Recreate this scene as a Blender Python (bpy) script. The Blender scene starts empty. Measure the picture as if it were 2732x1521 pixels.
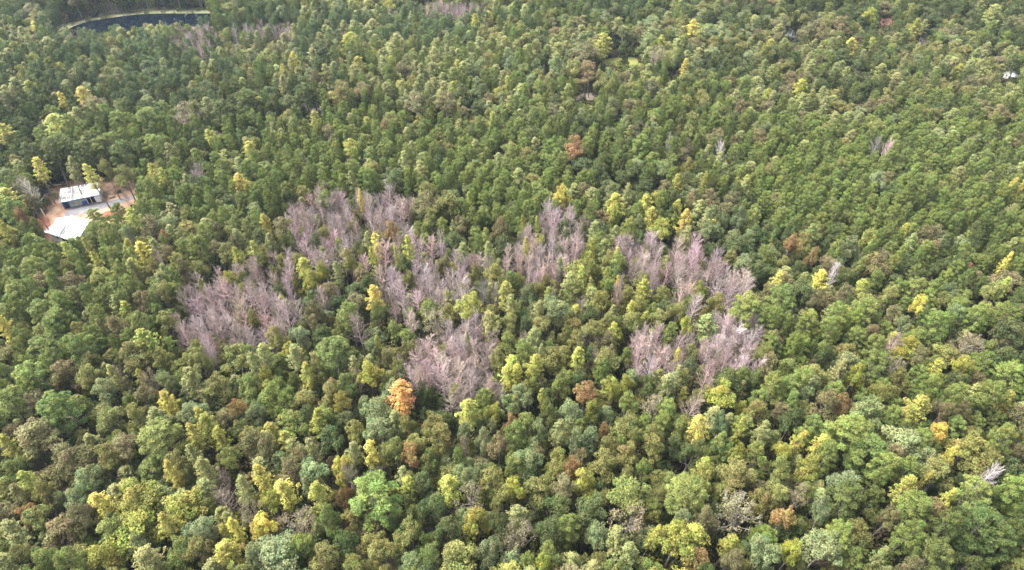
import bpy, math, random, time
import numpy as np
from mathutils import Vector, noise

T0 = time.time()
SC = bpy.context.scene
COL = SC.collection
rng = np.random.default_rng(11)
random.seed(11)
R = math.radians

# ------------------------------------------------------------------ camera, sky, sun, exposure
CAM_Z, PITCH, F, PW, PH = 120.0, R(42.5), 1760.0, 2732.0, 1521.0      # F: focal length in photo pixels
cam = bpy.data.objects.new('camera', bpy.data.cameras.new('camera'))
COL.objects.link(cam)
cam.location = (0, 0, CAM_Z)
cam.rotation_euler = (math.pi / 2 - PITCH, 0, 0)
cam.data.sensor_fit = 'HORIZONTAL'
cam.data.sensor_width = 36
cam.data.lens = 36 * F / PW
cam.data.clip_start = 1
cam.data.clip_end = 6000
SC.camera = cam

SUN_EL, SUN_AZ = R(56), R(-72)      # azimuth from +Y towards +X: left of the view
w = bpy.data.worlds.new('World')
SC.world = w
w.use_nodes = True
nt = w.node_tree
sky = nt.nodes.new('ShaderNodeTexSky')
sky.sky_type = 'NISHITA'
sky.sun_disc = False
sky.sun_elevation = SUN_EL
sky.sun_rotation = SUN_AZ
sky.dust_density = 6.0
sky.air_density = 1.0
sky.ozone_density = 1.0
sky.altitude = 100
cloud = nt.nodes.new('ShaderNodeHueSaturation')       # thin overcast: the sky's own brightness, less blue
cloud.inputs['Saturation'].default_value = 0.35
nt.links.new(sky.outputs[0], cloud.inputs['Color'])
nt.links.new(cloud.outputs[0], nt.nodes['Background'].inputs[0])
nt.nodes['Background'].inputs[1].default_value = 0.06

sl = bpy.data.lights.new('sun', 'SUN')
sl.energy = 1.5
sl.angle = R(40)
sl.color = (1.0, 0.94, 0.82)
so = bpy.data.objects.new('sun', sl)
COL.objects.link(so)
sd = Vector((math.sin(SUN_AZ) * math.cos(SUN_EL), math.cos(SUN_AZ) * math.cos(SUN_EL), math.sin(SUN_EL)))
so.rotation_euler = sd.to_track_quat('Z', 'Y').to_euler()
so.location = (0, 100, 300)

SC.view_settings.view_transform = 'Standard'
SC.view_settings.look = 'None'
SC.view_settings.gamma = 1
SC.view_settings.exposure = 3.3
SC.cycles.max_bounces = 6
SC.cycles.diffuse_bounces = 3
SC.cycles.glossy_bounces = 2
SC.cycles.transmission_bounces = 3
SC.cycles.transparent_max_bounces = 4
SC.cycles.volume_bounces = 0
SC.cycles.use_denoising = True
SC.cycles.denoiser = 'OPENIMAGEDENOISE'
SC.cycles.sample_clamp_indirect = 4.0


def P(px, py, z=0.0):
    """photo pixel -> world point at height z"""
    dx, dy = (px - PW / 2) / F, (PH / 2 - py) / F
    d = (dx, math.cos(PITCH) + dy * math.sin(PITCH), -math.sin(PITCH) + dy * math.cos(PITCH))
    t = (z - CAM_Z) / d[2]
    return Vector((d[0] * t, d[1] * t, z))


def depth_of(p):
    return p[1] * math.cos(PITCH) - (p[2] - CAM_Z) * math.sin(PITCH)


def proj(x, y, z):
    zc = y * math.cos(PITCH) - (z - CAM_Z) * math.sin(PITCH)
    up = y * math.sin(PITCH) + (z - CAM_Z) * math.cos(PITCH)
    return PW / 2 + F * x / zc, PH / 2 - F * up / zc, zc


# ------------------------------------------------------------------ materials
def new_mat(name):
    m = bpy.data.materials.new(name)
    m.use_nodes = True
    return m, m.node_tree.nodes, m.node_tree.links, m.node_tree.nodes['Principled BSDF']


def mat_noise(name, c1, c2, scale=1.0, rough=0.8, c3=None, metal=0.0, bump=0.0, spec=0.3, lo=0.35, hi=0.65, coord='Object'):
    m, n, l, b = new_mat(name)
    tc = n.new('ShaderNodeTexCoord')
    no = n.new('ShaderNodeTexNoise')
    no.inputs['Scale'].default_value = scale
    no.inputs['Detail'].default_value = 6
    l.new(tc.outputs[coord], no.inputs['Vector'])
    cr = n.new('ShaderNodeValToRGB')
    cr.color_ramp.elements[0].position = lo
    cr.color_ramp.elements[1].position = hi
    cr.color_ramp.elements[0].color = (*c1, 1)
    cr.color_ramp.elements[1].color = (*c2, 1)
    if c3:
        e = cr.color_ramp.elements.new((lo + hi) / 2)
        e.color = (*c3, 1)
    l.new(no.outputs['Fac'], cr.inputs[0])
    l.new(cr.outputs[0], b.inputs['Base Color'])
    b.inputs['Roughness'].default_value = rough
    b.inputs['Metallic'].default_value = metal
    b.inputs['Specular IOR Level'].default_value = spec
    if bump:
        bp = n.new('ShaderNodeBump')
        bp.inputs['Strength'].default_value = bump
        l.new(no.outputs['Fac'], bp.inputs['Height'])
        l.new(bp.outputs[0], b.inputs['Normal'])
    return m


def tint_mat(name, bark=False):
    """leaf or bark: the tree's own colour ('tint') times each spray's own variation ('shade')"""
    m, n, l, b = new_mat(name)
    a = n.new('ShaderNodeAttribute')
    a.attribute_type = 'INSTANCER'
    a.attribute_name = 'tint'
    v = n.new('ShaderNodeAttribute')
    v.attribute_name = 'shade'
    if bark:
        mul = n.new('ShaderNodeVectorMath')
        mul.operation = 'SCALE'
        l.new(a.outputs['Color'], mul.inputs[0])
        l.new(v.outputs['Fac'], mul.inputs['Scale'])
        l.new(mul.outputs[0], b.inputs['Base Color'])
        b.inputs['Roughness'].default_value = 0.9
        b.inputs['Specular IOR Level'].default_value = 0.1
        return m
    hs = n.new('ShaderNodeHueSaturation')
    l.new(a.outputs['Color'], hs.inputs['Color'])
    mh = n.new('ShaderNodeMapRange')
    mh.clamp = False
    mh.inputs[1].default_value = -1.0
    mh.inputs[2].default_value = 1.0
    mh.inputs[3].default_value = 0.478
    mh.inputs[4].default_value = 0.522
    hu = n.new('ShaderNodeAttribute')
    hu.attribute_name = 'turn_hue'
    l.new(hu.outputs['Fac'], mh.inputs[0])
    l.new(mh.outputs[0], hs.inputs['Hue'])
    l.new(v.outputs['Fac'], hs.inputs['Value'])
    l.new(hs.outputs[0], b.inputs['Base Color'])
    b.inputs['Roughness'].default_value = 0.55
    b.inputs['Specular IOR Level'].default_value = 0.25
    tr = n.new('ShaderNodeBsdfTranslucent')
    l.new(hs.outputs[0], tr.inputs['Color'])
    mx = n.new('ShaderNodeMixShader')
    mx.inputs[0].default_value = 0.30
    l.new(b.outputs[0], mx.inputs[1])
    l.new(tr.outputs[0], mx.inputs[2])
    l.new(mx.outputs[0], n['Material Output'].inputs['Surface'])
    return m


M_LEAF = tint_mat('leaf')
M_TWIG = tint_mat('twig_bark', bark=True)
M_BARK = mat_noise('bark', (0.10, 0.085, 0.07), (0.26, 0.23, 0.20), 3.0, 0.95)
M_FLOOR = mat_noise('leaf_litter', (0.014, 0.013, 0.008), (0.05, 0.036, 0.02), 0.35, 0.95, c3=(0.026, 0.024, 0.012), bump=0.3)
M_SOIL = mat_noise('red_clay', (0.15, 0.085, 0.055), (0.29, 0.215, 0.16), 0.30, 0.95, c3=(0.22, 0.14, 0.098), bump=0.2)
M_CLAY = mat_noise('dark_red_clay', (0.13, 0.04, 0.022), (0.20, 0.085, 0.055), 0.30, 0.95, bump=0.2)
M_GRAVEL = mat_noise('grey_gravel', (0.10, 0.10, 0.115), (0.16, 0.155, 0.165), 0.8, 0.9, bump=0.2)
M_PALE = mat_noise('pale_dirt', (0.14, 0.12, 0.09), (0.22, 0.19, 0.16), 0.3, 0.95)
M_GRASS = mat_noise('meadow_grass', (0.085, 0.12, 0.022), (0.16, 0.15, 0.05), 0.22, 0.9, bump=0.2)
M_BANK = mat_noise('bank_grass', (0.065, 0.075, 0.032), (0.15, 0.145, 0.085), 0.22, 0.9)
M_WHITE = mat_noise('white_paint', (0.76, 0.76, 0.75), (0.84, 0.84, 0.83), 1.2, 0.5)
M_ROOFW = mat_noise('weathered_shadow_dappled_roof', (0.10, 0.105, 0.11), (0.42, 0.43, 0.44), 0.45, 0.45, c3=(0.17, 0.175, 0.18), lo=0.36, hi=0.56)  # weathered sheet; the grey mottle is branch shadow painted into its colour
M_ROOFH = mat_noise('white_sheet_roof', (0.10, 0.105, 0.115), (0.50, 0.51, 0.52), 0.28, 0.45, c3=(0.36, 0.37, 0.38), lo=0.36, hi=0.52)  # milder grey mottle, branch shadows put into the sheet colour
M_BLUE = mat_noise('blue_paint', (0.020, 0.08, 0.30), (0.03, 0.12, 0.40), 1.2, 0.5)
M_WALLG = mat_noise('grey_green_wall', (0.22, 0.25, 0.21), (0.42, 0.44, 0.39), 0.9, 0.7)
M_DARK = mat_noise('dark_door_and_shade', (0.012, 0.013, 0.016), (0.03, 0.03, 0.035), 1.0, 0.6)  # near-black for doors, and for panels painted as shade in bay and porch
M_GREYROOF = mat_noise('grey_shingle', (0.20, 0.19, 0.21), (0.30, 0.28, 0.31), 1.5, 0.8)
M_REDROOF = mat_noise('faded_red_roof', (0.50, 0.22, 0.17), (0.62, 0.34, 0.27), 0.8, 0.6)
M_GLASS = mat_noise('window_glass', (0.02, 0.025, 0.03), (0.05, 0.06, 0.07), 1.0, 0.08, spec=0.6)
M_WATER, _n, _l, _b = new_mat('pond_water')
_b.inputs['Base Color'].default_value = (0.002, 0.004, 0.008, 1)
_b.inputs['Roughness'].default_value = 0.03
_b.inputs['IOR'].default_value = 1.33
_tc = _n.new('ShaderNodeTexCoord'); _nz = _n.new('ShaderNodeTexNoise'); _bp = _n.new('ShaderNodeBump')
_nz.inputs['Scale'].default_value = 0.6
_l.new(_tc.outputs['Object'], _nz.inputs['Vector'])
_bp.inputs['Strength'].default_value = 0.008
_l.new(_nz.outputs['Fac'], _bp.inputs['Height'])
_l.new(_bp.outputs[0], _b.inputs['Normal'])


# ------------------------------------------------------------------ mesh helpers
def mesh_of(name, V, Fc, mats, shade=None, mi=None, hue=None):
    me = bpy.data.meshes.new(name)
    me.from_pydata(np.asarray(V).tolist(), [], [list(map(int, f)) for f in Fc])
    for m in mats:
        me.materials.append(m)
    if mi is not None:
        me.polygons.foreach_set('material_index', np.asarray(mi, dtype=np.int32))
    if shade is not None:
        at = me.attributes.new('shade', 'FLOAT', 'FACE')
        at.data.foreach_set('value', np.asarray(shade, dtype=np.float32))
    if hue is not None:
        at = me.attributes.new('turn_hue', 'FLOAT', 'FACE')
        at.data.foreach_set('value', np.asarray(hue, dtype=np.float32))
    me.update()
    return me


def tube(p0, p1, r0, r1, k):
    """tapered k-sided bar between two points (open ended when thin)"""
    p0, p1 = np.array(p0, float), np.array(p1, float)
    d = p1 - p0
    d = d / (np.linalg.norm(d) + 1e-9)
    a = np.cross(d, (0.3, 0.7, 0.2)); a /= np.linalg.norm(a)
    b = np.cross(d, a)
    an = np.arange(k) * 2 * math.pi / k
    ring = np.outer(np.cos(an), a) + np.outer(np.sin(an), b)
    V = np.vstack([p0 + ring * r0, p1 + ring * r1])
    Fc = [[i, (i + 1) % k, k + (i + 1) % k, k + i] for i in range(k)]
    return V, Fc


class Geo:
    def __init__(s):
        s.V, s.F, s.S, s.U, s.n = [], [], [], [], 0

    def add(s, V, Fc, sh=1.0):
        s.V.append(np.asarray(V, float))
        s.F += [[i + s.n for i in f] for f in Fc]
        s.S += [sh] * len(Fc) if np.isscalar(sh) else list(sh)
        s.U += [0.0] * len(Fc)
        s.n += len(V)

    def tube(s, pts, rads, k=5, sh=1.0):
        for i in range(len(pts) - 1):
            s.add(*tube(pts[i], pts[i + 1], rads[i], rads[i + 1], k), sh)

    def leaves(s, pos, nrm, L, W, sh, direction=None, hue=0.0):
        """diamond sprays: a fold along the middle, the normal given"""
        n = len(pos)
        nrm = nrm / (np.linalg.norm(nrm, axis=1, keepdims=True) + 1e-9)
        d = rng.normal(size=(n, 3)) if direction is None else direction
        t = d - nrm * np.sum(d * nrm, axis=1, keepdims=True)
        t /= (np.linalg.norm(t, axis=1, keepdims=True) + 1e-9)
        b = np.cross(nrm, t)
        L = np.asarray(L).reshape(-1, 1) * np.ones((n, 1)); W = np.asarray(W).reshape(-1, 1) * np.ones((n, 1))
        sag = nrm * (W * 0.25)
        v = np.stack([pos - t * L / 2, pos + b * W / 2 - sag, pos + t * L / 2, pos - b * W / 2 - sag], axis=1).reshape(-1, 3)
        idx = np.arange(n) * 4
        f = np.concatenate([np.stack([idx, idx + 1, idx + 2], 1), np.stack([idx, idx + 2, idx + 3], 1)])
        s.V.append(v)
        s.F += (f + s.n).tolist()
        s.S += list(sh) + list(sh)
        u = (hue + rng.normal(size=n) * 0.35).tolist()
        s.U += u + u
        s.n += n * 4

    def mesh(s, name, mats, mi=None):
        return mesh_of(name, np.vstack(s.V), s.F, mats, s.S, mi, s.U)


def rand_dirs(n):
    d = rng.normal(size=(n, 3))
    return d / np.linalg.norm(d, axis=1, keepdims=True)


def clump_leaves(g, cents, rads, core, per_r2, L, W, up=0.35, jitter=0.55, sh_c=0.13, sh_l=0.14, squash=0.8):
    """leaf sprays over the outer side of every clump"""
    for c, r in zip(cents, rads):
        n = int(per_r2 * r * r)
        d = rand_dirs(n)
        out = c - core
        out = out / (np.linalg.norm(out) + 1e-9)
        keep = d @ out > -0.55
        d = d[keep]
        n = len(d)
        rr = r * (0.72 + 0.38 * rng.random(n))
        pos = c + d * rr[:, None] * np.array([1, 1, squash])
        nr = d * 0.8 + out * 0.35 + np.array([0, 0, up]) + rng.normal(size=(n, 3)) * jitter
        base = 1 + rng.normal() * sh_c
        sh = np.clip(base + rng.normal(size=n) * sh_l, 0.5, 1.6)
        g.leaves(pos, nr, L * (0.7 + 0.6 * rng.random(n)), W * (0.7 + 0.6 * rng.random(n)), sh, hue=rng.normal() * 0.9)


def make_trunk(H, top, r, limbs, k=6):
    g = Geo()
    lean = rng.normal(size=2) * 0.25
    pts = [(0, 0, -0.3), (lean[0] * 0.4, lean[1] * 0.4, H * 0.35), (lean[0], lean[1], H * 0.62), (lean[0] * 0.6, lean[1] * 0.6, top)]
    g.tube(pts, [r * 1.25, r * 0.9, r * 0.62, r * 0.15], k, 1.0)
    for e in limbs:
        t = np.clip(0.40 + 0.4 * rng.random(), 0, 0.8)
        s = np.array([lean[0] * t, lean[1] * t, min(H * (0.30 + 0.42 * rng.random()), e[2] - 0.4)])
        mid = (s + np.array(e)) / 2 + np.array([0, 0, -0.3])
        g.tube([s, mid, e], [r * 0.34, r * 0.22, r * 0.06], 3, 1.0)
    return g


def broadleaf(H=14.0, Rr=3.0, thin=False, wide=1.0):
    """uneven crown: three to six sub-crowns on limbs, each a billow of clumps; returns crown Geo and trunk Geo"""
    z0, z1 = H * 0.40, H
    core = np.array([0, 0, z0 + (z1 - z0) * 0.30])
    ns = int(rng.integers(4, 8))
    subs = []
    a0 = rng.random() * 6.28
    for i in range(ns):
        if i == 0:
            c = np.array([rng.normal() * 0.35, rng.normal() * 0.35, z1 - Rr * (0.62 + 0.1 * rng.random())]); r = Rr * (0.52 + 0.12 * rng.random())
        else:
            a = a0 + i * 6.28 / (ns - 1) + rng.normal() * 0.35
            q = Rr * (0.46 + 0.18 * rng.random())
            c = np.array([math.cos(a) * q, math.sin(a) * q, z0 + (z1 - z0) * (0.34 + 0.34 * rng.random())])
            r = Rr * (0.40 + 0.18 * rng.random())
        subs.append((c, r))
    cents, rads = [], []
    for c, r in subs:
        m = int((15 if not thin else 9) * (r / (0.5 * Rr)) ** 1.5) + 3
        for _ in range(m):
            d = rand_dirs(1)[0]
            d = d + 0.45 * (c - core) / np.linalg.norm(c - core) + np.array([0, 0, 0.25])
            d /= np.linalg.norm(d)
            q = c + d * r * np.array([1, 1, 1.12]) * (0.70 + 0.36 * rng.random())
            rq = Rr * (0.13 + 0.15 * rng.random())
            if any(np.linalg.norm(q - e) < 0.55 * (rq + re) for e, re in zip(cents, rads)):
                continue
            cents.append(q); rads.append(rq)
    g = Geo()
    if thin:
        clump_leaves(g, cents, rads, core, 75, 0.25, 0.15, jitter=0.8, sh_l=0.2)
    else:
        clump_leaves(g, cents, rads, core, 235, 0.27, 0.19, jitter=0.65, sh_c=0.15, sh_l=0.18)
        for c, r in subs:
            n = 110
            d = rand_dirs(n)
            pos = c + d * r * (0.45 + 0.35 * rng.random((n, 1)))
            g.leaves(pos, d + rng.normal(size=(n, 3)) * 0.5, 0.45, 0.34, np.clip(0.92 + rng.normal(size=n) * 0.12, .6, 1.3))
    idx = rng.permutation(len(cents))[: (26 if thin else 6)]
    t = make_trunk(H, H * 0.84, 0.20, [c for c, r in subs[1:]] + [cents[i] for i in idx])
    if thin:
        for i in range(len(cents)):
            c, r = cents[i], rads[i]
            for _ in range(7):
                o = (c - core) / np.linalg.norm(c - core) + rng.normal(size=3) * 0.55 + np.array([0, 0, 0.3])
                t.tube([c - o * 0.25, c + o / np.linalg.norm(o) * r * (0.8 + 0.6 * rng.random())], [0.04, 0.014], 3)
    return g, t


def pine(H=15.0, Rr=2.2):
    """loblolly: rounded tufted dome of upturned branch ends on a long bare trunk"""
    g = Geo()
    z0 = H * 0.46
    nb = 46
    tips = []
    for i in range(nb):
        t = (i + rng.random()) / nb
        z = z0 + (H - z0) * t ** 0.85
        prof = (math.sqrt(max(0, 1 - (2 * (t - 0.36)) ** 2)) if t < 0.36 else math.sqrt(max(0.0, 1 - ((t - 0.36) / 0.66) ** 2)))
        prof = max(prof, 0.10) * (0.62 + 0.48 * rng.random())
        if t < 0.36:
            prof = max(prof, 0.7 * (0.7 + 0.4 * rng.random()))
        a = i * 2.39996 + rng.normal() * 0.3
        tips.append(np.array([math.cos(a) * Rr * prof, math.sin(a) * Rr * prof, z + 0.15 * rng.random()]))
    for c in tips:
        radial = np.array([c[0], c[1], 0.0])
        q = radial / (np.linalg.norm(radial) + 1e-6)
        base = 1 + rng.normal() * 0.12
        r = 0.32 + 0.30 * rng.random()
        n = int(92 * (r / 0.45) ** 1.5)
        d = rand_dirs(n)
        d[:, 2] = np.abs(d[:, 2]) * 0.9 - 0.22
        d += q * 0.35
        d /= np.linalg.norm(d, axis=1, keepdims=True)
        pos = c + d * r * (0.55 + 0.6 * rng.random((n, 1))) - q * 0.1
        nr = np.cross(d, rng.normal(size=(n, 3))) + d * 0.7 + np.array([0, 0, 0.5])
        g.leaves(pos, nr, 0.28 + 0.20 * rng.random(n), 0.08 + 0.07 * rng.random(n), np.clip(base + rng.normal(size=n) * 0.15, .5, 1.6), direction=d, hue=rng.normal() * 0.5)
        # needles along the branch behind the tip
        m = 16
        s = rng.random((m, 1)) * 0.75
        core = np.array([0, 0, c[2] - 0.4])
        pos = c + (core - c) * s + rng.normal(size=(m, 3)) * 0.16
        g.leaves(pos, rng.normal(size=(m, 3)) + np.array([0, 0, 1.0]), 0.40, 0.17, np.clip(base - 0.08 + rng.normal(size=m) * 0.1, .5, 1.5))
    idx = rng.permutation(nb)[:14]
    t = make_trunk(H, H * 0.95, 0.16, [tips[i] for i in idx])
    return g, t


def poplar(H=15.5, Rr=1.8):
    """slim upright crown: ascending branches round one leader, gaps between them"""
    g = Geo()
    z0 = H * 0.47
    cents, rads = [], []
    nb = 54
    for i in range(nb):
        t = (i + rng.random()) / nb
        z = z0 + (H - z0 - 0.3) * t
        prof = (0.60 + 0.40 * math.sin(min(1, t / 0.4) * math.pi / 2)) * (1 - max(0, (t - 0.36) / 0.66)) ** 0.62
        prof = max(prof, 0.08) * (0.62 + 0.5 * rng.random())
        a = i * 2.39996 + rng.normal() * 0.4
        for s in (0.52, 1.0):
            cents.append(np.array([math.cos(a) * Rr * prof * s, math.sin(a) * Rr * prof * s, z + 0.35 * s * prof * Rr]))
            rads.append((0.24 + 0.20 * rng.random()) * (1.15 if s < 1 else 0.9))
    cents.append(np.array([0, 0, H - 0.35])); rads.append(0.3)
    core = np.array([0, 0, H * 0.5])
    clump_leaves(g, cents, rads, core, 210, 0.25, 0.19, up=0.45, jitter=0.6, sh_c=0.10, sh_l=0.13)
    idx = rng.permutation(len(cents))[:10]
    t = make_trunk(H, H * 0.95, 0.15, [cents[i] for i in idx])
    return g, t


def bare(H=14.0, Rr=1.9):
    """leafless: one leader, rising branches, dense fine twigs"""
    tr = Geo()
    lean = rng.normal(size=2) * 0.35
    def axis(t):
        return np.array([lean[0] * t * t, lean[1] * t * t, H * t])
    ts = [0, 0.3, 0.55, 0.8, 0.98]
    tr.tube([axis(t) for t in ts], [0.20, 0.165, 0.13, 0.075, 0.02], 6, 1.35)
    g = Geo()
    nb = 34
    for i in range(nb):
        t = 0.42 + 0.53 * (i + rng.random()) / nb
        a = i * 2.39996 + rng.normal() * 0.4
        s = axis(t)
        Ln = Rr * (1.25 - 0.50 * max(0, (t - 0.4) / 0.6)) * (0.75 + 0.5 * rng.random())
        el = R(30 + 30 * (t - 0.42) / 0.53 + rng.normal() * 9)
        d1 = np.array([math.cos(a) * math.cos(el), math.sin(a) * math.cos(el), math.sin(el)])
        d2 = d1 + np.array([0, 0, 0.42]); d2 /= np.linalg.norm(d2)
        m = s + d1 * Ln * 0.55
        e = m + d2 * Ln * 0.75
        r0 = 0.072 * (1.2 - t * 0.6)
        sh = 1 + rng.normal() * 0.08
        g.tube([s, m, e], [r0, r0 * 0.62, 0.014], 3, sh * 1.18)
        for j in range(14):
            u = 0.15 + 0.85 * rng.random()
            q = s + (m - s) * (u / 0.5) if u < 0.5 else m + (e - m) * (u - 0.5) / 0.5
            dd = (d1 if u < 0.5 else d2) + rng.normal(size=3) * 0.42 + np.array([0, 0, 0.25])
            dd /= np.linalg.norm(dd)
            Lt = (0.45 + 0.65 * rng.random())
            q2 = q + dd * Lt
            g.tube([q, q2], [0.022, 0.008], 3, sh * 0.92 + rng.normal() * 0.1)
            for _ in range(2):
                d3 = dd + rng.normal(size=3) * 0.5 + np.array([0, 0, 0.15]); d3 /= np.linalg.norm(d3)
                q3 = q + (q2 - q) * rng.random()
                g.tube([q3, q3 + d3 * (0.25 + 0.35 * rng.random())], [0.016, 0.007], 3, sh * 0.85 + rng.normal() * 0.1)
    return g, tr


def shrub(H=2.2, Rr=1.4):
    g = Geo()
    cents = [np.array([*(rng.normal(size=2) * Rr * 0.45), H * (0.35 + 0.5 * rng.random())]) for _ in range(13)]
    rads = [0.35 + 0.3 * rng.random() for _ in cents]
    clump_leaves(g, cents, rads, np.array([0, 0, 0.2]), 110, 0.30, 0.20, jitter=0.7)
    t = Geo()
    for c in cents:
        t.tube([(0, 0, -0.1), c * np.array([0.5, 0.5, 0.6]), c], [0.05, 0.035, 0.012], 3)
    return g, t


# prototypes ---------------------------------------------------------------
KINDS = {}          # kind -> dict(crown=[mesh], trunk=[mesh], joined=[object], H, R)


def build_kind(kind, fn, n, H, Rr, leafmat, barkmat, **kw):
    cr, tk, jo, rad = [], [], [], []
    for i in range(n):
        g, t = fn(H, Rr, **kw)
        rad.append(float(np.quantile(np.hypot(*np.vstack(g.V)[:, :2].T), 0.95)))
        cr.append(g.mesh(kind + '_crown', [leafmat]))
        tk.append(t.mesh(kind + '_trunk', [barkmat]))
        j = Geo()
        j.V = g.V + t.V
        j.F = g.F + [[q + g.n for q in f] for f in t.F]
        j.S = g.S + t.S
        j.U = g.U + t.U
        me = j.mesh(kind + '_whole', [leafmat, barkmat], [0] * len(g.F) + [1] * len(t.F))
        jo.append(bpy.data.objects.new('%s_source_%02d' % (kind, i), me))
    KINDS[kind] = dict(crown=cr, trunk=tk, joined=jo, H=H, R=rad)
    print(kind, 'radius', [round(q, 2) for q in rad], 'faces', [len(m.polygons) for m in cr][:4])


build_kind('broadleaf', broadleaf, 12, 14.0, 3.0, M_LEAF, M_BARK)
build_kind('thin', broadleaf, 5, 13.5, 3.0, M_LEAF, M_BARK, thin=True)
build_kind('pine', pine, 9, 15.0, 2.2, M_LEAF, M_BARK)
build_kind('poplar', poplar, 9, 15.5, 1.8, M_LEAF, M_BARK)
build_kind('bare', bare, 9, 14.0, 1.9, M_TWIG, M_TWIG)
build_kind('shrub', shrub, 4, 2.2, 1.4, M_LEAF, M_BARK)
print('prototypes', round(time.time() - T0, 1))

# colours: code -> (kind, look words, base colour)
CODES = {
    'P1': ('pine', 'bright green', (0.132, 0.17, 0.042)),
    'P2': ('pine', 'dark green', (0.072, 0.094, 0.024)),
    'P3': ('pine', 'blue green', (0.098, 0.138, 0.052)),
    'O1': ('broadleaf', 'olive green', (0.15, 0.154, 0.046)),
    'O2': ('broadleaf', 'brown', (0.135, 0.124, 0.056)),
    'O3': ('broadleaf', 'dark green', (0.062, 0.082, 0.026)),
    'O4': ('broadleaf', 'blue green', (0.14, 0.172, 0.074)),
    'O5': ('broadleaf', 'mid green', (0.13, 0.16, 0.044)),
    'O6': ('thin', 'thin grey green', (0.22, 0.2, 0.1)),
    'G1': ('broadleaf', 'lime green', (0.205, 0.218, 0.044)),
    'RU': ('broadleaf', 'rusty brown', (0.2, 0.135, 0.055)),
    'RD': ('poplar', 'red', (0.24, 0.09, 0.07)),
    'Y1': ('poplar', 'yellow green', (0.25, 0.258, 0.056)),
    'Y2': ('poplar', 'golden yellow', (0.38, 0.345, 0.08)),
    'Y3': ('poplar', 'pale green', (0.185, 0.202, 0.074)),
    'GY': ('broadleaf', 'golden yellow', (0.38, 0.335, 0.075)),
    'OR': ('poplar', 'orange', (0.4, 0.235, 0.08)),
    'N': ('bare', 'bare pinkish grey', (0.335, 0.27, 0.266)),
    'NB': ('bare', 'bare brownish', (0.25, 0.205, 0.185)),
    'NW': ('bare', 'bare whitish', (0.4, 0.365, 0.35)),
}

# ------------------------------------------------------------------ ground and clearings (photo pixels -> ground)
def sheet(name, pix, mat, z, kind='structure', sub=6):
    pts = [P(x, y, 0) for x, y in pix]
    # smooth outline
    out = []
    n = len(pts)
    for i in range(n):
        a, b = pts[i], pts[(i + 1) % n]
        out += [a * 0.75 + b * 0.25, a * 0.25 + b * 0.75]
    me = bpy.data.meshes.new(name)
    me.from_pydata([(p.x, p.y, z) for p in out], [], [list(range(len(out)))])
    if me.polygons[0].normal.z < 0:
        me.flip_normals()
    me.materials.append(mat)
    o = bpy.data.objects.new(name, me)
    COL.objects.link(o)
    o['kind'] = kind
    return o


gm = bpy.data.meshes.new('ground')
gm.from_pydata([(-1500, -1500, 0), (1500, -1500, 0), (1500, 1500, 0), (-1500, 1500, 0)], [], [[0, 1, 2, 3]])
gm.materials.append(M_FLOOR)
go = bpy.data.objects.new('ground', gm)
COL.objects.link(go)
go['kind'] = 'structure'

SOIL_PX = [(92, 612), (100, 585), (118, 540), (120, 505), (150, 490), (215, 474), (300, 474), (352, 470), (372, 500), (372, 560), (330, 612), (310, 640), (240, 660), (150, 660)]
sheet('clearing_ground', SOIL_PX, M_SOIL, 0.004)
sheet('clay_ground', [(98, 575), (118, 566), (134, 590), (140, 630), (118, 640), (100, 610)], M_CLAY, 0.008)
sheet('clay_bank', [(270, 566), (330, 556), (345, 568), (300, 582), (270, 578)], M_CLAY, 0.008)
sheet('gravel_drive', [(170, 574), (180, 556), (225, 548), (285, 538), (330, 528), (352, 521), (364, 528), (340, 537), (290, 553), (220, 570), (185, 580)], M_GRAVEL, 0.012)
sheet('meadow', [(1590, 180), (1612, 158), (1650, 153), (1712, 152), (1712, 180), (1660, 196), (1600, 200)], M_GRASS, 0.004)
sheet('dirt_track', [(1770, 206), (1778, 194), (1800, 188), (1830, 186), (1830, 200), (1800, 214), (1778, 214)], M_PALE, 0.008)
sheet('dirt_patch', [(1525, 272), (1535, 256), (1560, 249), (1592, 247), (1592, 262), (1560, 276), (1530, 280)], M_PALE, 0.008)
sheet('dirt_path', [(1488, 256), (1494, 238), (1506, 226), (1512, 230), (1504, 246), (1496, 258)], M_SOIL, 0.012)
sheet('dirt_yard', [(2440, 112), (2446, 96), (2470, 92), (2490, 98), (2490, 112), (2466, 118)], M_PALE, 0.008)
sheet('dirt_lane', [(2350, 92), (2366, 80), (2410, 84), (2410, 94), (2380, 98)], M_PALE, 0.012)

POND_PX = [(178, 80), (205, 66), (250, 55), (300, 47), (360, 39), (420, 36), (520, 36), (578, 36), (580, 50), (560, 75), (500, 100), (400, 115), (280, 122), (210, 112), (180, 95)]
sheet('pond_water', POND_PX, M_WATER, 0.02)
sheet('pond_bank', [(105, 86), (135, 71), (205, 57), (290, 41), (360, 31), (430, 28), (520, 28), (585, 29), (585, 44), (440, 44), (340, 52), (240, 66), (180, 84), (150, 92)], M_BANK, 0.008)

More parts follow.
